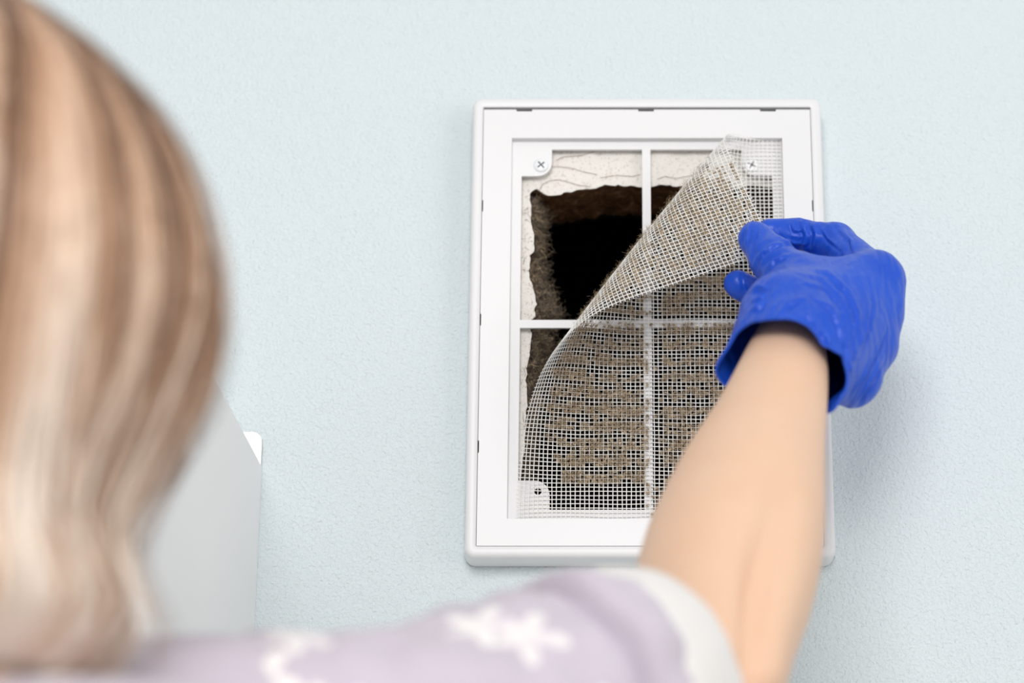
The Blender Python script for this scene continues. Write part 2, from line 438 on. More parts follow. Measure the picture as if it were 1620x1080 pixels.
# screws
def screw(cx, cz, rot):
    prof = [(.0043, -.0154), (.0043, -.0157), (.0039, -.0161), (.0030, -.0164), (.0018, -.0166), (.0004, -.01665)]
    rings = [np.array([(cx + r * math.cos(2 * math.pi * k / 24), y, cz + r * math.sin(2 * math.pi * k / 24)) for k in range(24)]) for r, y in prof]
    V, F = loft(rings, True, True, True)
    s = mesh_obj('screw', V, F, M['screw'], grille, True); fix_normals(s); s['label'] = 'white pan head cross screw'
    P = []
    for k in range(4):
        a = rot + k * math.pi / 2
        for da, r in ((-.20, .0025), (.20, .0025), (math.pi / 4, .00060)): P.append((cx + r * math.cos(a + da), cz + r * math.sin(a + da)))
    V, F = extrude_poly(P, [], -.01675, -.0158)
    q = mesh_obj('cross_recess', V, F, M['recess'], s); fix_normals(q); q['label'] = 'dark cross slot'
screw(-.0329, 1.7931, math.radians(40)); screw(.0903, 1.7931, math.radians(60))

# ------------------------------------------------------------------ wall cabinet and its hanging plate
cx1 = at(415, 740, 0)[0]; cz1 = at(415, 738, 0)[2]
cab = empty('wall_cabinet', (cx1 - .3, -.17, cz1 - .62), 'light grey wall cabinet left of the grille, mostly hidden by the blond hair', 'cabinet')
def part(name, b, mat, parent, bev=.0012, label=None):
    V, F = box(*b); o = mesh_obj(name, V, F, mat, parent); bevel(o, bev, 2)
    if label: o['label'] = label
    return o
cb = cz1 - .62; cx0 = cx1 - .60; cy = -.33
part('side_panel', (cx1 - .016, cx1, cy, 0, cb, cz1), M['cabinet'], cab, .0008)
part('side_panel', (cx0, cx0 + .016, cy, 0, cb, cz1), M['cabinet'], cab, .0008)
part('top_panel', (cx0 + .016, cx1 - .016, cy, -.002, cz1 - .016, cz1), M['cabinet'], cab)
part('bottom_panel', (cx0 + .016, cx1 - .016, cy, -.002, cb, cb + .016), M['cabinet'], cab)
part('back_panel', (cx0 + .016, cx1 - .016, -.006, -.002, cb + .016, cz1 - .016), M['cabinet'], cab)
for k in range(2):
    d = part('cabinet_door', (cx0 + .002 + k * .299, cx0 + .299 + k * .299, cy - .019, cy - .001, cb + .002, cz1 - .002), M['cabinet'], cab)
    hx = cx0 + .27 + k * .058
    part('door_handle', (hx - .005, hx + .005, cy - .042, cy - .032, cb + .05, cb + .19), M['steel'], d, .002)
    for z in (.065, .175): part('handle_post', (hx - .004, hx + .004, cy - .033, cy - .019, cb + z - .004, cb + z + .004), M['steel'], d, .001) if False else None
p0 = at(417.5, 700, -.004); zt = at(400, 683, -.004)[2]
L = rrect(cx1 - .07, cx1 - .0003, cz1 - .05, zt, .0058, 6)
V, F = extrude_poly(L[::-1] if False else L, [], -.0045, -.0002)
hp_ = mesh_obj('hanging_plate', V, F, M['steel'], cab); fix_normals(hp_); bevel(hp_, .0006, 2); hp_['label'] = 'shiny zinc hanging plate with rounded corner'

# ------------------------------------------------------------------ peeled mesh filter
SX0, SX1, SZ0, SZ1, SY = -.0435, .1075, 1.5797, 1.8085, -.0166
FA = np.array([.06662, 1.75701]); FANG, FR0, FK, FTH, FCURV = .57782, .02156, 3.2119, 2.8577, -.36264
def bend(Sp):
    u = np.array([-math.sin(FANG), -math.cos(FANG)]); nn = np.array([-math.cos(FANG), math.sin(FANG)])
    D = Sp - FA; tt = D @ u; c = FCURV * tt * tt; d = D @ nn - c
    r = np.clip(FR0 * np.exp(FK * tt), .004, .2); phi = np.clip(d / r, 0, FTH); rest = np.maximum(d - FTH * r, 0)
    off = np.where(d < 0, d, r * np.sin(phi) + rest * math.cos(FTH)) + c
    h = np.where(d < 0, 0, r * (1 - np.cos(phi)) + rest * math.sin(FTH))
    P = FA + tt[..., None] * u + off[..., None] * nn
    # slight slack of the loose sheet
    sl = .0006 * np.sin(Sp[..., 0] * 70 + 1) * np.sin(Sp[..., 1] * 55) * np.clip(-d / .05, 0, 1)
    P = P + np.stack([0 * sl, sl * 1.2], -1)
    return np.stack([P[..., 0], SY - h, P[..., 1]], -1)
def bend_n(Sp, e=2e-4):
    a = bend(Sp + np.array([e, 0])) - bend(Sp - np.array([e, 0])); b = bend(Sp + np.array([0, e])) - bend(Sp - np.array([0, e]))
    nn = np.cross(b, a); return nn / np.linalg.norm(nn, axis=-1)[..., None]
NC, NR = 58, 97
px_, pz_ = (SX1 - SX0) / NC, (SZ1 - SZ0) / NR
screen = empty('filter_screen', (XC, SY, SZ0), 'cream mesh filter screen clogged with lint, its corner peeled back from the grille', 'mesh screen')
def threads(lines, hw, ht, zoff=0.0):
    """lines: list of (k,2) sheet polylines -> strips of box section"""
    Vs, Fs, o = [], [], 0
    for P in lines:
        P = np.asarray(P); B = bend(P); nn = bend_n(P); T = np.gradient(B, axis=0); T /= np.linalg.norm(T, axis=1)[:, None]
        sd = np.cross(T, nn); B = B + nn * zoff
        ring = np.stack([B + sd * hw + nn * ht * .3, B + nn * ht, B - sd * hw + nn * ht * .3, B - sd * hw - nn * ht * .3, B - nn * ht, B + sd * hw - nn * ht * .3], 1)
        k = len(P); Vs.append(ring.reshape(-1, 3))
        i = np.arange(k - 1)[:, None] * 6; j = np.arange(6)[None]; j2 = (j + 1) % 6
        Fs.append(np.stack([i + j, i + j2, i + 6 + j2, i + 6 + j], -1).reshape(-1, 4) + o); o += k * 6
    return np.vstack(Vs), np.vstack(Fs)
ext = .0017
wob = lambda i, t, s: .00010 * np.sin(t * 160 + i * 1.7 + s)
tz = np.linspace(SZ0 - ext, SZ1 + ext, 100); tx = np.linspace(SX0 - ext, SX1 + ext * .3, 76)
warp = [np.stack([SX0 + (i + .0) * px_ + wob(i, tz, 0) + rnd.uniform(-1, 1) * 9e-5, tz], -1) for i in range(NC + 1)]
weft = [np.stack([tx, SZ0 + i * pz_ + wob(i, tx, 2) + rnd.uniform(-1, 1) * 9e-5], -1) for i in range(NR + 1)]
# lint caught in the cells: bands left by the louvres, clear where the grid bars touched
cells, dens = [], []
for i in range(NC):
    for j in range(NR):
        x = SX0 + (i + .5) * px_; z = SZ0 + (j + .5) * pz_
        nz_ = noise.fractal(Vector((x * 55, z * 55, 4)), .9, 2, 3)
        ph = (j + .55 * noise.noise(Vector((x * 16, z * 9, 0))) * 2) % 4.15
        d = .84 if ph < 2.3 else (.42 if ph < 2.95 else .10)
        d += .22 * nz_
        edge_l = 4.6 + 2.2 * noise.noise(Vector((z * 40, 0, 3))) if z < 1.70 else 1.4
        if z < 1.63: edge_l += (1.63 - z) * 130
        if i < edge_l: d = .02 if i > 2 else 0
        if i < edge_l + 1.2: d *= .5
        bz = 1.599 + .006 * noise.noise(Vector((x * 30, 0, 0))) + max(0, (.01 - x)) * .10
        if z < bz: d = 0
        if x > GX1 - .003: d = 0
        if z > 1.786 and x > .060: d = 0                         # the tab side by the screw stays clean
        if z > 1.795 and x > .034: d *= .15
        bar = BX0 + .0022
        if bar - .0005 < x < bar + .0062: d = .10 if x > bar + .0014 else .5
        if bar + .0062 <= x < bar + .0088: d *= .25
        hb = 1.6955
        if hb - .0012 < z < hb + .0052: d *= .15
        if x > .078 and z > 1.725: d = 0
        if rnd.random() < d: cells.append((x, z)); dens.append(min(1, max(.3, d)))
cells = np.array(cells); dens = np.array(dens); K = len(cells)
DG = np.zeros((NC + 2, NR + 2))
for x, z in cells: DG[int((x - SX0) / px_) + 1, int((z - SZ0) / pz_) + 1] = 1
def dusty(lines):
    """share of dusty cells round each thread vertex"""
    out = []
    for P in lines:
        P = np.asarray(P); i = np.clip(((P[:, 0] - SX0) / px_ + .5).astype(int), 0, NC); j = np.clip(((P[:, 1] - SZ0) / pz_ + .5).astype(int), 0, NR)
        q = (DG[i, j] + DG[i + 1, j] + DG[i, j + 1] + DG[i + 1, j + 1]) / 4
        out.append((q[:, None] * np.array([.1, .05, .1, 1, 1, 1])[None]).ravel())
    q = np.concatenate(out); return np.stack([q, q * 0], -1)
V, F = threads(warp, .00026, .00022); o = mesh_obj('warp_threads', V, F, M['thread'], screen, True, uv=dusty(warp)); o['kind'] = 'stuff'; o['label'] = 'upright cream mesh threads'
V, F = threads(weft, .00025, .00022, .00004); o = mesh_obj('weft_threads', V, F, M['thread'], screen, True, uv=dusty(weft)); o['kind'] = 'stuff'; o['label'] = 'crosswise cream mesh threads'
# ragged patch in each cell
NP = 9
a = np.linspace(0, 2 * math.pi, NP, endpoint=False)[None] + rng.uniform(-.25, .25, (K, NP))
rad = rng.uniform(.14, .64, (K, NP)) * (.60 + .36 * dens[:, None])
Pc = cells + rng.normal(size=(K, 2)) * np.array([px_, pz_]) * .10
rim = np.stack([Pc[:, :1] + np.cos(a) * rad * px_, Pc[:, 1:] + np.sin(a) * rad * pz_], -1)
nc_ = bend_n(Pc); cpt = bend(Pc) + nc_ * (rng.normal(size=(K, 1)) * .00022 - .00018)
rp = bend(rim.reshape(-1, 2)) + np.repeat(nc_, NP, 0) * (rng.normal(size=(K * NP, 1)) * .00028 - .00016)
V = np.concatenate([cpt, rp]); idx = K + np.arange(K * NP).reshape(K, NP)
F = np.stack([np.repeat(np.arange(K)[:, None], NP, 1), idx, np.roll(idx, -1, 1)], -1).reshape(-1, 3)
V2, F2 = fibres(bend(Pc) - nc_ * .00040, 13, .0036, .00017, .0006, 11, 4, nc_, .00035)
Fa = [tuple(map(int, q)) for q in F] + [tuple(int(t) + len(V) for t in q) for q in F2]
o = mesh_obj('lint_layer', np.vstack([V, V2]), Fa, M['lint'], screen); o['kind'] = 'stuff'; o['label'] = 'brown grey lint caught in the mesh'

# ------------------------------------------------------------------ implicit surfaces for the figure
def surface_nets(fn, lo, hi, h):
    lo = np.asarray(lo, float); hi = np.asarray(hi, float)
    n = np.ceil((hi - lo) / h).astype(int) + 1
    ax = [lo[i] + h * np.arange(n[i]) for i in range(3)]
    G = np.stack(np.meshgrid(*ax, indexing='ij'), -1)
    D = fn(G.reshape(-1, 3)).reshape(n)
    ins = D < 0
    s = [slice(0, -1), slice(1, None)]
    cnt = np.zeros(n - 1); acc = np.zeros((*(n - 1), 3))
    base = np.stack(np.meshgrid(*[np.arange(k - 1) for k in n], indexing='ij'), -1).astype(float)
    corners = [(i, j, k) for i in (0, 1) for j in (0, 1) for k in (0, 1)]
    for c0 in corners:
        for axis in range(3):
            if c0[axis]: continue
            c1 = list(c0); c1[axis] = 1
            d0 = D[s[c0[0]], s[c0[1]], s[c0[2]]]; d1 = D[s[c1[0]], s[c1[1]], s[c1[2]]]
            m = (d0 < 0) != (d1 < 0)
            t = np.where(m, d0 / np.where(m, d0 - d1, 1), 0)
            p = np.zeros((*d0.shape, 3)); p += np.array(c0); p[..., axis] += t
            acc += np.where(m[..., None], p, 0); cnt += m
    mk = cnt > 0
    idx = np.full(n - 1, -1); idx[mk] = np.arange(mk.sum())
    V = lo + h * (base[mk] + acc[mk] / cnt[mk][:, None])
    Fs = []
    for axis in range(3):
        b, c = (axis + 1) % 3, (axis + 2) % 3
        sl0 = [slice(None)] * 3; sl1 = [slice(None)] * 3; sl0[axis] = slice(0, -1); sl1[axis] = slice(1, None)
        a0 = ins[tuple(sl0)]; a1 = ins[tuple(sl1)]
        e = np.argwhere(a0 != a1)
        e = e[(e[:, b] > 0) & (e[:, c] > 0) & (e[:, b] < n[b] - 1) & (e[:, c] < n[c] - 1)]
        fl = a0[tuple(e.T)]
        q = []
        for db, dc in ((1, 1), (0, 1), (0, 0), (1, 0)):
            f = e.copy(); f[:, b] -= db; f[:, c] -= dc; q.append(idx[tuple(f.T)])
        q = np.stack(q, -1)
        Fs.append(q[fl]); Fs.append(q[~fl][:, ::-1])
    return V, np.vstack(Fs)
def rcone(P, a, b, ra, rb):
    a = np.asarray(a); b = np.asarray(b); d = b - a
    t = np.clip(((P - a) @ d) / (d @ d), 0, 1)
    return np.linalg.norm(P - a - t[:, None] * d, axis=1) - (ra + (rb - ra) * t)
def ell(P, c, r):
    q = (P - np.asarray(c)) / np.asarray(r); k = np.linalg.norm(q, axis=1)
    return (k - 1) * min(r) * np.where(k < 1, 1, 1) 
def smin(a, b, k):
    h = np.clip(.5 + .5 * (b - a) / k, 0, 1)
    return b + (a - b) * h - k * h * (1 - h)
def smooth_mesh(V, F, it, lam=.5):
    E = np.vstack([F[:, [0, 1]], F[:, [1, 2]], F[:, [2, 3]], F[:, [3, 0]]]); E = np.vstack([E, E[:, ::-1]])
    for _ in range(it):
        acc = np.zeros_like(V); cn = np.bincount(E[:, 0], minlength=len(V))[:, None]
        for k in range(3): acc[:, k] = np.bincount(E[:, 0], V[E[:, 1], k], len(V))
        V = V + lam * (acc / np.maximum(cn, 1) - V)
    return V
def vnormals(V, F):
    nf = np.cross(V[F[:, 2]] - V[F[:, 0]], V[F[:, 3]] - V[F[:, 1]]); nn = np.zeros_like(V)
    for k in range(4):
        for c in range(3): nn[:, c] += np.bincount(F[:, k], nf[:, c], len(V))
    return nn / (np.linalg.norm(nn, axis=1)[:, None] + 1e-15)

# ------------------------------------------------------------------ person
HC = atd(-140, 420, .80)                                   # centre of the head
person = empty('person', (HC[0] - .02, HC[1], 0), 'blond person seen from behind in a lilac starred shirt, blue glove pulling the mesh', 'person')

# --- right forearm, measured widths from wrist to elbow
FY = lambda py: np.interp(py, [480, 560, 1080, 1140], [-.130, -.152, -.276, -.284])
prof = [(505, 1212, 1292), (530, 1196, 1302), (560, 1181, 1310), (600, 1163, 1311), (640, 1143, 1309), (680, 1121, 1307), (720, 1095, 1307), (760, 1071, 1307),
        (800, 1051, 1307), (840, 1032, 1305), (880, 1016, 1299), (920, 1004, 1290), (960, 998, 1279), (1000, 998, 1265), (1050, 1008, 1252), (1085, 1020, 1245), (1120, 1040, 1225), (1135, 1075, 1190)]
pr = np.array(prof, float); qy = np.linspace(505, 1135, 64)
Lx = np.interp(qy, pr[:, 0], pr[:, 1]); Rx = np.interp(qy, pr[:, 0], pr[:, 2])
ker = np.array([1, 2, 3, 2, 1]) / 9
sm = lambda a: np.convolve(np.pad(a, 2, mode='edge'), ker, 'valid')
Lx, Rx = sm(Lx), sm(Rx)
cenp = np.array([at((l + r) / 2, y, FY(y)) for l, r, y in zip(Lx, Rx, qy)])
dep = (cenp - np.array([0, CAM_Y, CAM_Z])) @ np.array([0, CT, ST])
rad = (Rx - Lx) / 2 * dep / F_PX
T = np.gradient(cenp, axis=0); T /= np.linalg.norm(T, axis=1)[:, None]
arm_axis = cenp[-20] - cenp[4]; arm_axis /= np.linalg.norm(arm_axis)
rings = []; NA = 48
for c, t, r, y in zip(cenp, T, rad, qy):
    sx = np.array([1., 0, 0]); sx -= t * (sx @ t); sx /= np.linalg.norm(sx); sn = np.cross(sx, t)
    if sn[2] < 0: sn = -sn
    ring = []
    for k in range(NA):
        a = 2 * math.pi * k / NA; ca, sa = math.cos(a), math.sin(a)
        rr = 1.0
        # groove beside the elbow on the upper outer side, and ulna ridge
        g_ = math.exp(-((a - math.radians(62 if y > 900 else 62)) / .15) ** 2) * np.interp(y, [780, 900, 1000, 1135], [0, .12, .26, .22])
        b_ = math.exp(-((a - math.radians(33)) / .25) ** 2) * np.interp(y, [800, 950, 1060], [0, .04, .07])
        rr = 1 - g_ + b_
        vr = np.interp(y, [505, 600, 800, 1135], [.86, .90, .95, .95])
        ring.append(c + sx * r * ca * rr + sn * r * sa * rr * vr)
    rings.append(np.array(ring))
armV, armF = loft(rings, True, True, True)
armF4 = [f for f in armF]

# --- rest of the body: head, neck, torso, arms and legs in one skin
shR = atd(60, 1290, .80); shL = shR.copy(); shL[0] = 2 * HC[0] - shR[0] - .02
elbR = atd(1060, 1115, .945)
def head_local(x, y, z): return HC + np.array([x, y, z])
base_z = HC[2]
hipR = np.array([HC[0] + .085, HC[1] - .02, .86]); hipL = np.array([HC[0] - .105, HC[1] - .02, .86])
knR, knL = hipR + [.01, .02, -.42], hipL + [-.01, .02, -.42]
anR, anL = knR + [0, -.03, -.37], knL + [0, -.03, -.37]
elL = shL + np.array([-.05, -.02, -.27]); wrL = elL + np.array([.0, .09, -.23])
tx_ = HC[0] - .01; ty_ = HC[1] - .02
def body_fn(P):
    d = ell(P, head_local(0, -.012, .015), (.074, .090, .084))
    d = smin(d, ell(P, head_local(.0, .030, -.045), (.058, .064, .072)), .03)
    d = smin(d, rcone(P, head_local(0, .088, -.005), head_local(0, .108, -.032), .007, .012), .012)          # nose
    d = smin(d, rcone(P, head_local(-.016, .090, -.062), head_local(.016, .090, -.062), .007, .007), .008)   # lips
    d = smin(d, ell(P, head_local(0, .078, -.098), (.022, .018, .018)), .02)                                 # chin
    for s in (-1, 1): d = smin(d, ell(P, head_local(s * .076, -.005, -.02), (.010, .020, .032)), .006)       # ears
    d = smin(d, rcone(P, head_local(0, -.012, -.06), np.array([tx_, ty_, 1.345]), .050, .058), .035)
    t = rcone(P, (tx_ - .10, ty_, 1.325), (tx_ + .10, ty_, 1.325), .058, .058)
    for s in (-1, 1):
        t = smin(t, rcone(P, (tx_ + s * .075, ty_, 1.27), (tx_ + s * .055, ty_, 1.08), .088, .080), .06)
        t = smin(t, rcone(P, (tx_ + s * .055, ty_, 1.06), (tx_ + s * .075, ty_, .90), .080, .095), .06)
    d = smin(d, t, .05)
    d = smin(d, rcone(P, shR, elbR, .042, .031), .04)
    d = smin(d, rcone(P, shL, elL, .044, .036), .04); d = smin(d, rcone(P, elL, wrL, .036, .024), .02)
    for h_, k_, a_ in ((hipR, knR, anR), (hipL, knL, anL)):
        d = smin(d, rcone(P, h_, k_, .080, .052), .03); d = smin(d, rcone(P, k_, a_, .050, .034), .03)
        d = smin(d, rcone(P, a_ + [0, -.01, -.03], a_ + [.01, .14, -.045], .034, .022), .03)
    # left hand
    pal = wrL + np.array([0, .03, -.07]); d = smin(d, rcone(P, wrL, pal, .022, .026), .015)
    for k in range(4):
        f0 = pal + np.array([.012, .026 - .018 * k, -.01]); f1 = f0 + np.array([.008, .006, -.035]); f2 = f1 + np.array([.016, .0, -.026 + .004 * abs(k - 1)])
        d = smin(d, rcone(P, f0, f1, .0095, .0085), .006); d = np.minimum(d, rcone(P, f1, f2, .0085, .007))
    th = wrL + np.array([.01, .045, -.03]); d = smin(d, rcone(P, th, th + [.02, .03, -.035], .012, .009), .012)
    return d
bv, bf = surface_nets(body_fn, (HC[0] - .42, HC[1] - .20, -.01), (max(elbR[0], HC[0]) + .06, elbR[1] + .07, HC[2] + .13), .0085)
bv = smooth_mesh(bv, bf, 2)
V = np.vstack([bv, armV]); F = [tuple(map(int, q)) for q in bf] + [tuple(i + len(bv) for i in q) for q in armF4]
body = mesh_obj('body', V, F, M['skin'], person, True); body['label'] = 'bare forearm and skin'
# eyes
for s in (-1, 1):
    c = head_local(s * .031, .078, .004)
    rings = [np.array([c + .0115 * np.array([math.sin(p) * math.cos(q), math.cos(p), math.sin(p) * math.sin(q)]) for q in np.linspace(0, 2 * math.pi, 16, endpoint=False)]) for p in np.linspace(.02, 3.12, 10)]
    V, F = loft(rings, True, True, True); e = mesh_obj('eye', V, F, M['eye'], person, True)
    rings = [np.array([c + .0118 * np.array([math.sin(p) * math.cos(q), math.cos(p), math.sin(p) * math.sin(q)]) for q in np.linspace(0, 2 * math.pi, 16, endpoint=False)]) for p in np.linspace(.02, .5, 4)]
    V, F = loft(rings, True, True, False); mesh_obj('iris', V, F, M['iris'], e, True)

# --- glove
Pt = lambda px, py, y: at(px, py, y)
H = dict(tt=Pt(1195, 377, -.091), ti=Pt(1224, 412, -.101), tm=Pt(1262, 452, -.120), tc=Pt(1243, 498, -.144),
         it=Pt(1217, 366, -.068), id=Pt(1262, 370, -.064), ip=Pt(1322, 383, -.070), im=Pt(1385, 442, -.102),
         mt=Pt(1167, 449, -.064), md=Pt(1216, 476, -.056), mp=Pt(1305, 428, -.058), mm=Pt(1384, 492, -.103),
         rt=Pt(1235, 500, -.072), rp=Pt(1305, 470, -.056), rm=Pt(1374, 548, -.107),
         kt=Pt(1262, 560, -.085), kp=Pt(1312, 535, -.066), km=Pt(1350, 604, -.118))
wr = at(1252, 556, -.152); rimc = wr + arm_axis * .013
def hand_fn(P):
    d = rcone(P, wr, H['im'], .0225, .0120)
    for k, r in (('mm', .0122), ('rm', .0118), ('km', .0108)): d = smin(d, rcone(P, wr, H[k], .0215, r), .018)
    for a, b in (('im', 'mm'), ('mm', 'rm'), ('rm', 'km')): d = smin(d, rcone(P, H[a], H[b], .0108, .0108), .010)
    d = smin(d, rcone(P, wr, H['tc'], .022, .0200), .012)
    th = rcone(P, H['tc'], H['tm'], .0205, .0145)
    th = smin(th, rcone(P, H['tm'], H['ti'], .0136, .0120), .006); th = smin(th, rcone(P, H['ti'], H['tt'], .0118, .0095), .005)
    d = smin(d, th, .010)
    d = smin(d, rcone(P, H['tm'] + (H['ti'] - H['tm']) * .25, H['im'], .0128, .0118), .008)
    d = smin(d, rcone(P, H['tc'], H['im'], .016, .011), .010)
    for a, b, c, r in ((('im', 'ip'), ('ip', 'id'), ('id', 'it'), (.0124, .0102, .0084, .0072)), (('mm', 'mp'), ('mp', 'md'), ('md', 'mt'), (.0115, .0098, .0094, .0078)),):
        f = rcone(P, H[a[0]], H[a[1]], r[0], r[1]); f = smin(f, rcone(P, H[b[0]], H[b[1]], r[1], r[2]), .004); f = smin(f, rcone(P, H[c[0]], H[c[1]], r[2], r[3]), .003)
        d = smin(d, f, .004)
    for a, b, c in (('rm', 'rp', 'rt'), ('km', 'kp', 'kt')):
        f = smin(rcone(P, H[a], H[b], .0110, .0090), rcone(P, H[b], H[c], .0088, .0070), .004); d = smin(d, f, .004)
    d = smin(d, rcone(P, wr, rimc + arm_axis * .03 + np.array([-.0035, 0, 0]), .0250, .0345), .010)
    return d
allp = np.array(list(H.values()) + [rimc])
gv, gf = surface_nets(hand_fn, allp.min(0) - .05, allp.max(0) + .05, .0013)
gv = smooth_mesh(gv, gf, 2)
gn = vnormals(gv, gf)
# wrinkles in the thin nitrile: drawn creases as real folds, plus fine irregular ones
def chart(P):
    y = P[:, 1] - CAM_Y; z = P[:, 2] - CAM_Z; d = y * CT + z * ST
    return np.stack([PX0 + F_PX * P[:, 0] / d, 540 - F_PX * (-y * ST + z * CT) / d], -1)
creases = [[(1192, 432), (1195, 415), (1205, 400), (1222, 388), (1240, 384)], [(1197, 440), (1203, 420), (1215, 405), (1235, 395), (1255, 392)], [(1204, 446), (1211, 428), (1225, 412), (1248, 402)],
           [(1238, 378), (1255, 384), (1275, 386)], [(1186, 358), (1180, 385), (1190, 422)], [(1206, 355), (1197, 385), (1198, 408)],
           [(1262, 430), (1300, 440), (1330, 470), (1346, 500), (1352, 540), (1350, 590)], [(1268, 422), (1310, 430), (1342, 460), (1358, 495), (1362, 545)], [(1275, 448), (1305, 455), (1328, 478), (1340, 510), (1342, 550)],
           [(1290, 472), (1315, 487), (1330, 512), (1335, 545)], [(1183, 462), (1200, 453), (1216, 456)], [(1188, 478), (1205, 470), (1212, 462)], [(1186, 490), (1198, 486), (1210, 474)],
           [(1305, 518), (1320, 555), (1328, 610)], [(1325, 510), (1340, 550), (1342, 600), (1336, 640)], [(1292, 503), (1312, 535), (1324, 580)], [(1278, 498), (1302, 522)], [(1340, 638), (1362, 600), (1385, 560), (1400, 520)],
           [(1352, 640), (1377, 605), (1397, 565)], [(1355, 560), (1370, 520), (1376, 480)], [(1250, 352), (1258, 366), (1276, 360)], [(1266, 350), (1275, 372), (1270, 392)], [(1284, 352), (1291, 370), (1285, 394)],
           [(1300, 362), (1310, 378), (1330, 394)], [(1328, 362), (1345, 380), (1352, 400)], [(1230, 505), (1245, 480), (1275, 470)], [(1215, 505), (1225, 480)]]
ck = chart(gv); front = np.clip(-(gn @ np.array([0, CT, ST])) * 2.5, 0, 1)
disp = np.zeros(len(gv))
for ci, cr in enumerate(creases):
    cr = np.array(cr, float); k = np.linspace(0, len(cr) - 1, 40); cr = np.stack([np.interp(k, range(len(cr)), cr[:, i]) for i in (0, 1)], -1)
    near = (ck[:, 0] > cr[:, 0].min() - 15) & (ck[:, 0] < cr[:, 0].max() + 15) & (ck[:, 1] > cr[:, 1].min() - 15) & (ck[:, 1] < cr[:, 1].max() + 15)
    id_ = np.where(near)[0]
    if not len(id_): continue
    D = ck[id_, None] - cr[None]; dd = np.linalg.norm(D, axis=2); j = dd.argmin(1); dist = dd[np.arange(len(id_)), j]
    tg = np.gradient(cr, axis=0)[j]; sg = np.sign(tg[:, 0] * D[np.arange(len(id_)), j, 1] - tg[:, 1] * D[np.arange(len(id_)), j, 0]) * dist
    fade = np.sin(math.pi * np.clip(j / 39, .04, .96)) ** .6
    w = 2.3 + .5 * math.sin(ci * 2.1)
    disp[id_] += (.00150 * np.exp(-(sg / w) ** 2) - .00140 * np.exp(-((sg - 1.9 * w) / w) ** 2)) * fade * front[id_]
def ridge(p, f, z): return (1 - abs(noise.noise(Vector((p[0] * f[0], p[1] * f[1], p[2] * f[2] + z))))) ** 3
rot = Matrix.Rotation(math.radians(-35), 3, 'Y')
dist_w = (gv - wr) @ arm_axis
for i, p in enumerate(gv):
    q = rot @ Vector(p)
    wgt = .00045 + .0009 * min(1, max(0, (dist_w[i] + .03) / .05))
    disp[i] += wgt * (ridge(q, (150, 60, 55), 0) - .45)
gv = gv + gn * disp[:, None]
# open the cuff: cut beyond the wrist with an uneven rim
ax1 = np.cross(arm_axis, [0, 0, 1.]); ax1 /= np.linalg.norm(ax1); ax2 = np.cross(ax1, arm_axis)
rel = gv - rimc; ang = np.arctan2(rel @ ax2, rel @ ax1); along = rel @ arm_axis
lim = .003 * np.sin(ang * 3 + 1) + .0025 * np.sin(ang * 5) + .016 * np.exp(-((ang + 2.55) / .45) ** 2) + .007 * np.exp(-((ang + .35) / .4) ** 2)
flare = np.clip((along + .02) / .02, 0, 1.3) ** 2 * .0018 * np.sin(ang * 4 + .5)
gv = gv + (rel - along[:, None] * arm_axis) / .03 * flare[:, None]
keep = along < lim
fk = keep[gf].all(1); gf = gf[fk]
used = np.unique(gf); remap = np.full(len(gv), -1); remap[used] = np.arange(len(used)); gv = gv[used]; gf = remap[gf]; lim_u = lim[used]; along_u = along[used]
E_ = np.sort(np.vstack([gf[:, [0, 1]], gf[:, [1, 2]], gf[:, [2, 3]], gf[:, [3, 0]]]), axis=1)
Eu, cnt_ = np.unique(E_, axis=0, return_counts=True); BE = Eu[cnt_ == 1]
bv_ = np.unique(BE); gv[bv_] += arm_axis[None] * (lim_u[bv_] - along_u[bv_])[:, None]
nb = {}
for i, j in BE: nb.setdefault(int(i), []).append(int(j)); nb.setdefault(int(j), []).append(int(i))
loop = [int(BE[0][0])]; prev = -1
while True:
    nx_ = [k for k in nb[loop[-1]] if k != prev]
    prev = loop[-1]
    if not nx_ or nx_[0] == loop[0] or len(loop) > 5000: break
    loop.append(nx_[0])
for _ in range(12):
    Lp = gv[loop]; gv[loop] = .5 * Lp + .25 * np.roll(Lp, 1, 0) + .25 * np.roll(Lp, -1, 0)
glove = mesh_obj('glove', gv, gf.astype(int), M['glove'], person, True); glove['label'] = 'thin blue nitrile glove with open cuff'
Lp = gv[loop]; Lp = np.vstack([Lp, Lp[:2]])
V, F = tube(Lp, .0009, 8); o = mesh_obj('cuff_bead', V, F, M['glove'], glove, True)
md = glove.modifiers.new('thickness', 'SOLIDIFY'); md.thickness = .0007; md.offset = -1
md = glove.modifiers.new('smooth', 'SUBSURF'); md.levels = 1; md.render_levels = 1

# --- shirt: torso, left sleeve, and the right sleeve rolled to the elbow
def shirt_fn(P):
    t = rcone(P, (tx_ - .11, ty_, 1.325), (tx_ + .11, ty_, 1.325), .072, .072)
    for s in (-1, 1):
        t = smin(t, rcone(P, (tx_ + s * .075, ty_, 1.27), (tx_ + s * .06, ty_, 1.06), .104, .100), .06)
        t = smin(t, rcone(P, (tx_ + s * .06, ty_, 1.06), (tx_ + s * .08, ty_, .82), .100, .116), .06)
    t = smin(t, rcone(P, shL, elL, .062, .050), .04)
    t = smin(t, rcone(P, shR, shR + (elbR - shR) * .25, .060, .056), .05)
    return t
sv, sf = surface_nets(shirt_fn, (tx_ - .36, ty_ - .17, .74), (tx_ + .36, ty_ + .19, 1.46), .009)
sv = smooth_mesh(sv, sf, 2)
cut = sv[:, 2] > .77
sf = sf[cut[sf].all(1)]
used = np.unique(sf); remap = np.full(len(sv), -1); remap[used] = np.arange(len(used)); sv = sv[used]; sf = remap[sf]
suv = sv[:, [0, 2]]
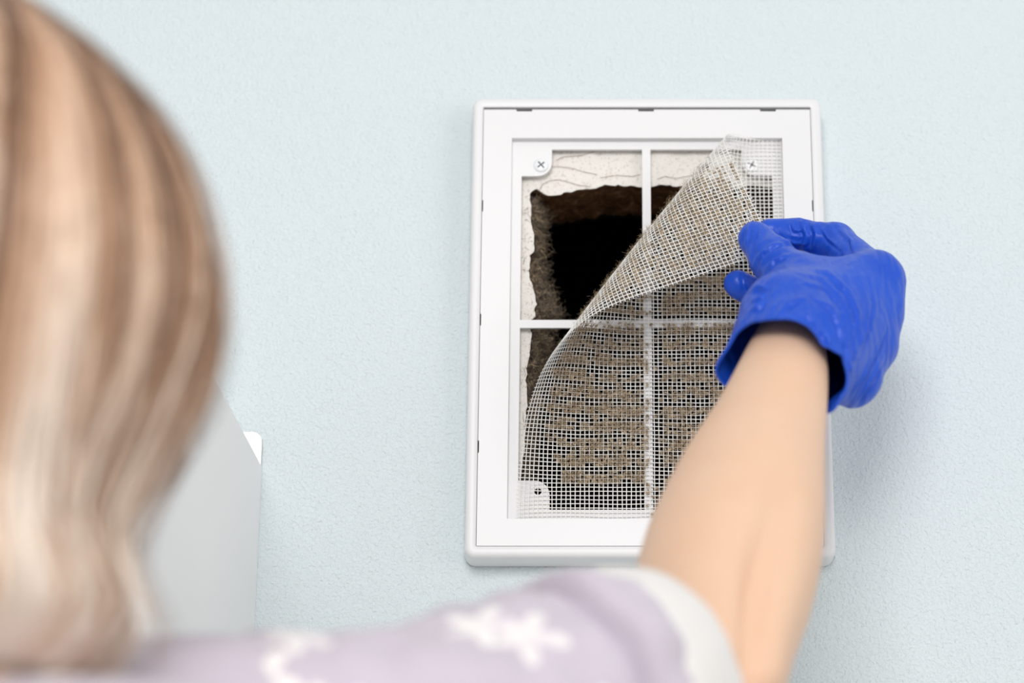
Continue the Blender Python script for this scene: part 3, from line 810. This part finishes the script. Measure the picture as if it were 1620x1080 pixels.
# sleeve axis from the cuff back to the shoulder
sax = [(1026, 1088, .950), (990, 1100, .938), (955, 1114, .926), (910, 1132, .912), (835, 1156, .895), (705, 1196, .872), (505, 1244, .848), (305, 1274, .830), (120, 1298, .812), (20, 1310, .80)]
axp = np.array([atd(*q) for q in sax])
axp = np.array([atd(*q) for q in sax]); Lc = np.r_[0, np.cumsum(np.linalg.norm(np.diff(axp, axis=0), axis=1))]
def sleeve_rings(s0, s1, n, rfun, seed, amp):
    out, uv = [], []
    for s in np.linspace(s0, s1, n):
        c = np.array([np.interp(s, Lc, axp[:, i]) for i in range(3)])
        e = .03; t = np.array([np.interp(min(s + e, Lc[-1]), Lc, axp[:, i]) - np.interp(max(s - e, 0), Lc, axp[:, i]) for i in range(3)]); t /= np.linalg.norm(t)
        a1 = np.cross(t, [0, 0, 1.]); a1 /= np.linalg.norm(a1); a2 = np.cross(a1, t); r0 = rfun(s)
        for k in range(64):
            a = 2 * math.pi * k / 64
            w = amp * (noise.fractal(Vector((math.cos(a) * 1.6, math.sin(a) * 1.6, s * 26 + seed)), .8, 2, 3) + .8 * noise.noise(Vector((math.cos(a) * 3, math.sin(a) * 3, s * 55 + seed))))
            out.append(c + (a1 * math.cos(a) + a2 * math.sin(a)) * (r0 + w)); uv.append((s + .31, a * .05))
    V = np.array(out); return [V[i * 64:(i + 1) * 64] for i in range(n)], np.array(uv)
rs = lambda s: np.interp(s, [.026, .032, .040, .047, .0515, .0545, .062, .10, .16, .22, .30, .40], [.0500, .0525, .0545, .0545, .0400, .0410, .0525, .0530, .0540, .0555, .0570, .0570])
rg, uv1 = sleeve_rings(.026, Lc[-1], 150, rs, 4, .0038)
rv, rf = loft(rg)
V = np.vstack([sv, rv]); F = [tuple(map(int, q)) for q in sf] + [tuple(i + len(sv) for i in q) for q in rf]
shirt = mesh_obj('shirt', V, F, M['shirt'], person, True, uv=np.vstack([suv, uv1])); shirt['label'] = 'lilac cotton shirt with white stars'
md = shirt.modifiers.new('thickness', 'SOLIDIFY'); md.thickness = .0016; md.offset = -1
# rolled white cuff
prof_c = [(.036, .0488), (.0355, .0525), (.032, .0545), (.014, .0538), (.004, .0515), (.0005, .0500), (-.0006, .0482), (.0008, .0468), (.010, .0462), (.022, .0462)]
rings = []
for s, r in prof_c:
    g_, _ = sleeve_rings(max(s, 0) if s >= 0 else 0, max(s, 0) + 1e-6, 1, lambda q, r=r: r, 8, .0016)
    t = axp[1] - axp[0]; t /= np.linalg.norm(t)
    rings.append(g_[0] + (t * min(s, 0))[None])
V, F = loft(rings)
cf = mesh_obj('sleeve_cuff', V, F, M['cuff'], person, True); cf['label'] = 'white rolled sleeve cuff'
cf.modifiers.new('smooth', 'SUBSURF').render_levels = 1

def leg_fn(P):
    d = rcone(P, (tx_ - .06, ty_, .90), (tx_ + .06, ty_, .90), .108, .108)
    for h_, k_, a_ in ((hipR, knR, anR), (hipL, knL, anL)):
        d = smin(d, rcone(P, h_, k_, .094, .074), .03); d = smin(d, rcone(P, k_, a_, .074, .062), .03)
    return d
tv, tf = surface_nets(leg_fn, (tx_ - .30, ty_ - .18, .0), (tx_ + .30, ty_ + .20, 1.03), .010)
tv = smooth_mesh(tv, tf, 2)
mesh_obj('trousers', tv, tf.astype(int), M['trousers'], person, True)
for a_ in (anR, anL):
    fn = lambda P: smin(rcone(P, a_ + [0, -.02, -.025], a_ + [.01, .15, -.035], .044, .034), ell(P, a_ + np.array([.005, .08, -.045]), (.046, .12, .026)), .02)
    q, w = surface_nets(fn, a_ + np.array([-.09, -.12, -.10]), a_ + np.array([.10, .25, .05]), .008)
    q[:, 2] = np.maximum(q[:, 2], .001)
    mesh_obj('slipper', q, w.astype(int), M['slipper'], person, True)

# --- hair: underlying shape plus locks of strands
pz = np.array([107, 104, 99, 93, 73, 55, 40, 20, -4, -22, -40, -53, -64, -84, -100, -115, -129, -142, -154]) * MM
prr = np.array([0, 16, 31, 44, 68, 85, 94, 103, 109, 110, 107, 102, 97, 85, 77, 83, 88, 82, 62]) * MM
arc = np.r_[0, np.cumsum(np.hypot(np.diff(pz), np.diff(prr)))]; ARC = arc[-1]
def hair_pt(s, phi, lay, wv=(0, 0)):
    """s along the lock in metres, phi round the head (0 = right, -90 deg = towards the camera)"""
    z = np.interp(s, arc, pz); r = np.interp(s, arc, prr) * lay
    return np.stack([HC[0] + (r * np.cos(phi)), HC[1] - .004 + r * np.sin(phi) * 1.06, HC[2] + z], -1)
def hair_len(phi):
    """locks in front of the face are kept short"""
    f = math.degrees(math.atan2(math.sin(phi), math.cos(phi)))
    return ARC if not (42 < f < 138) else np.interp(abs(f - 90), [0, 30, 48], [.075, .12, ARC])
lat = []
phs = np.linspace(0, 2 * math.pi, 72, endpoint=False)
NB = 46
rings = []; uvb = []
for i in range(NB):
    ring = []
    for p in phs:
        s = min(hair_len(p), ARC * .965) * i / (NB - 1)
        w = .965 + .035 * noise.noise(Vector((math.cos(p) * 5, math.sin(p) * 5, 1))) * min(1, s / .05)
        if s > .30: w -= .25 * (s - .30)
        ring.append(hair_pt(s, p, w)); 
        tn = .5 + .9 * noise.noise(Vector((math.cos(p) * 7, math.sin(p) * 7, s * 4)))
        uvb.append((.04 + .72 * (s / ARC) ** 1.4, np.clip(tn, 0, 1)))
    rings.append(np.array(ring))
V, F = loft(rings, True, True, False)
hb_ = mesh_obj('hair', V, F, M['hair'], person, True, uv=uvb); hb_['label'] = 'straight blond highlighted bob with brown roots'
NS, SG = 9000, 18
ph = rng.uniform(0, 2 * math.pi, NS); f = np.degrees(np.arctan2(np.sin(ph), np.cos(ph)))
ph = ph[~((f > 50) & (f < 130))]; NS = len(ph)
clump = np.round(ph / (2 * math.pi) * 210 + rng.normal(size=NS) * .35) / 210 * 2 * math.pi
lay = 1.0 - np.abs(rng.normal(size=NS)) * .030 + .012 * np.array([noise.noise(Vector((c * 9, 0, 5))) for c in clump])
fly = rng.random(NS) < .05; lay = lay + np.where(fly, rng.uniform(0, .045, NS), 0)
tone_c = .5 + np.array([.95 * noise.noise(Vector((math.cos(c) * 9, math.sin(c) * 9, 2))) + .8 * noise.noise(Vector((math.cos(c) * 26, math.sin(c) * 26, 7))) for c in clump]) + rng.normal(size=NS) * .10
start = rng.uniform(0, .10, NS) * (rng.random(NS) < .75); end = ARC * rng.uniform(.86, 1.0, NS) - np.where(rng.random(NS) < .2, .06, 0)
sgrid = np.linspace(0, 1, SG + 1)
s = start[:, None] + (end - start)[:, None] * sgrid[None]
pull = np.clip((s - .04) / .2, 0, 1)
phi = ph[:, None] * (1 - .75 * pull) + clump[:, None] * .75 * pull
seed = rng.uniform(0, 6.28, NS)
phi = phi + .045 * np.sin(s * 16 + (clump * 5)[:, None]) * np.clip(s / .15, 0, 1) - .16 * np.clip((s - .18) / .15, 0, 1) ** 2 * np.sin((clump * 3)[:, None]) + .02 * np.sin(s * 40 + seed[:, None])
ly = lay[:, None] + .010 * np.sin(s * 26 + (clump * 7)[:, None]) * np.clip((s - .1) / .15, 0, 1) - .05 * np.clip((s - .26) / .1, 0, 1) * rng.uniform(0, 1, NS)[:, None] + np.where(fly, .03, 0)[:, None] * np.sin(sgrid * 3.1)[None]
loose = (rng.random(NS) < .05) & (np.abs(np.degrees(np.arctan2(np.sin(ph), np.cos(ph))) + 8) < 38)
k_ = np.clip((s - .19) / .13, 0, 1); ly = ly + np.where(loose, rng.uniform(.03, .22, NS), 0)[:, None] * k_ * k_ * (3 - 2 * k_) - np.where(loose, rng.uniform(0, .5, NS), 0)[:, None] * np.clip((s - .30) / .1, 0, 1)
tone_c = tone_c + np.where(loose, .3, 0)
P = hair_pt(s, phi, ly)
side = np.stack([-np.sin(phi), np.cos(phi), np.zeros_like(phi)], -1)
rad_ = np.stack([np.cos(phi), np.sin(phi), np.zeros_like(phi)], -1)
tw = rng.uniform(-.7, .7, NS)[:, None, None]
side = side * np.cos(tw) + rad_ * np.sin(tw)
wd = (rng.uniform(.0006, .0017, NS) * np.where(fly, .35, 1))[:, None, None] * np.interp(sgrid, [0, .15, .8, 1], [.7, 1, 1, .15])[None, :, None]
V = np.stack([P - side * wd / 2, P + side * wd / 2], 2).reshape(-1, 3)
b = (np.arange(NS) * (SG + 1) * 2)[:, None] + (np.arange(SG) * 2)[None]
F = np.stack([b, b + 1, b + 3, b + 2], -1).reshape(-1, 4)
us = .03 + .80 * (s / ARC) ** 1.45
uv = np.stack([np.repeat(us[..., None], 2, 2).reshape(-1), np.repeat(np.clip(tone_c, 0, 1), (SG + 1) * 2)], -1)
hs = mesh_obj('hair_strands', V, F.astype(int), M['hair'], hb_, True, uv=uv); hs['kind'] = 'stuff'
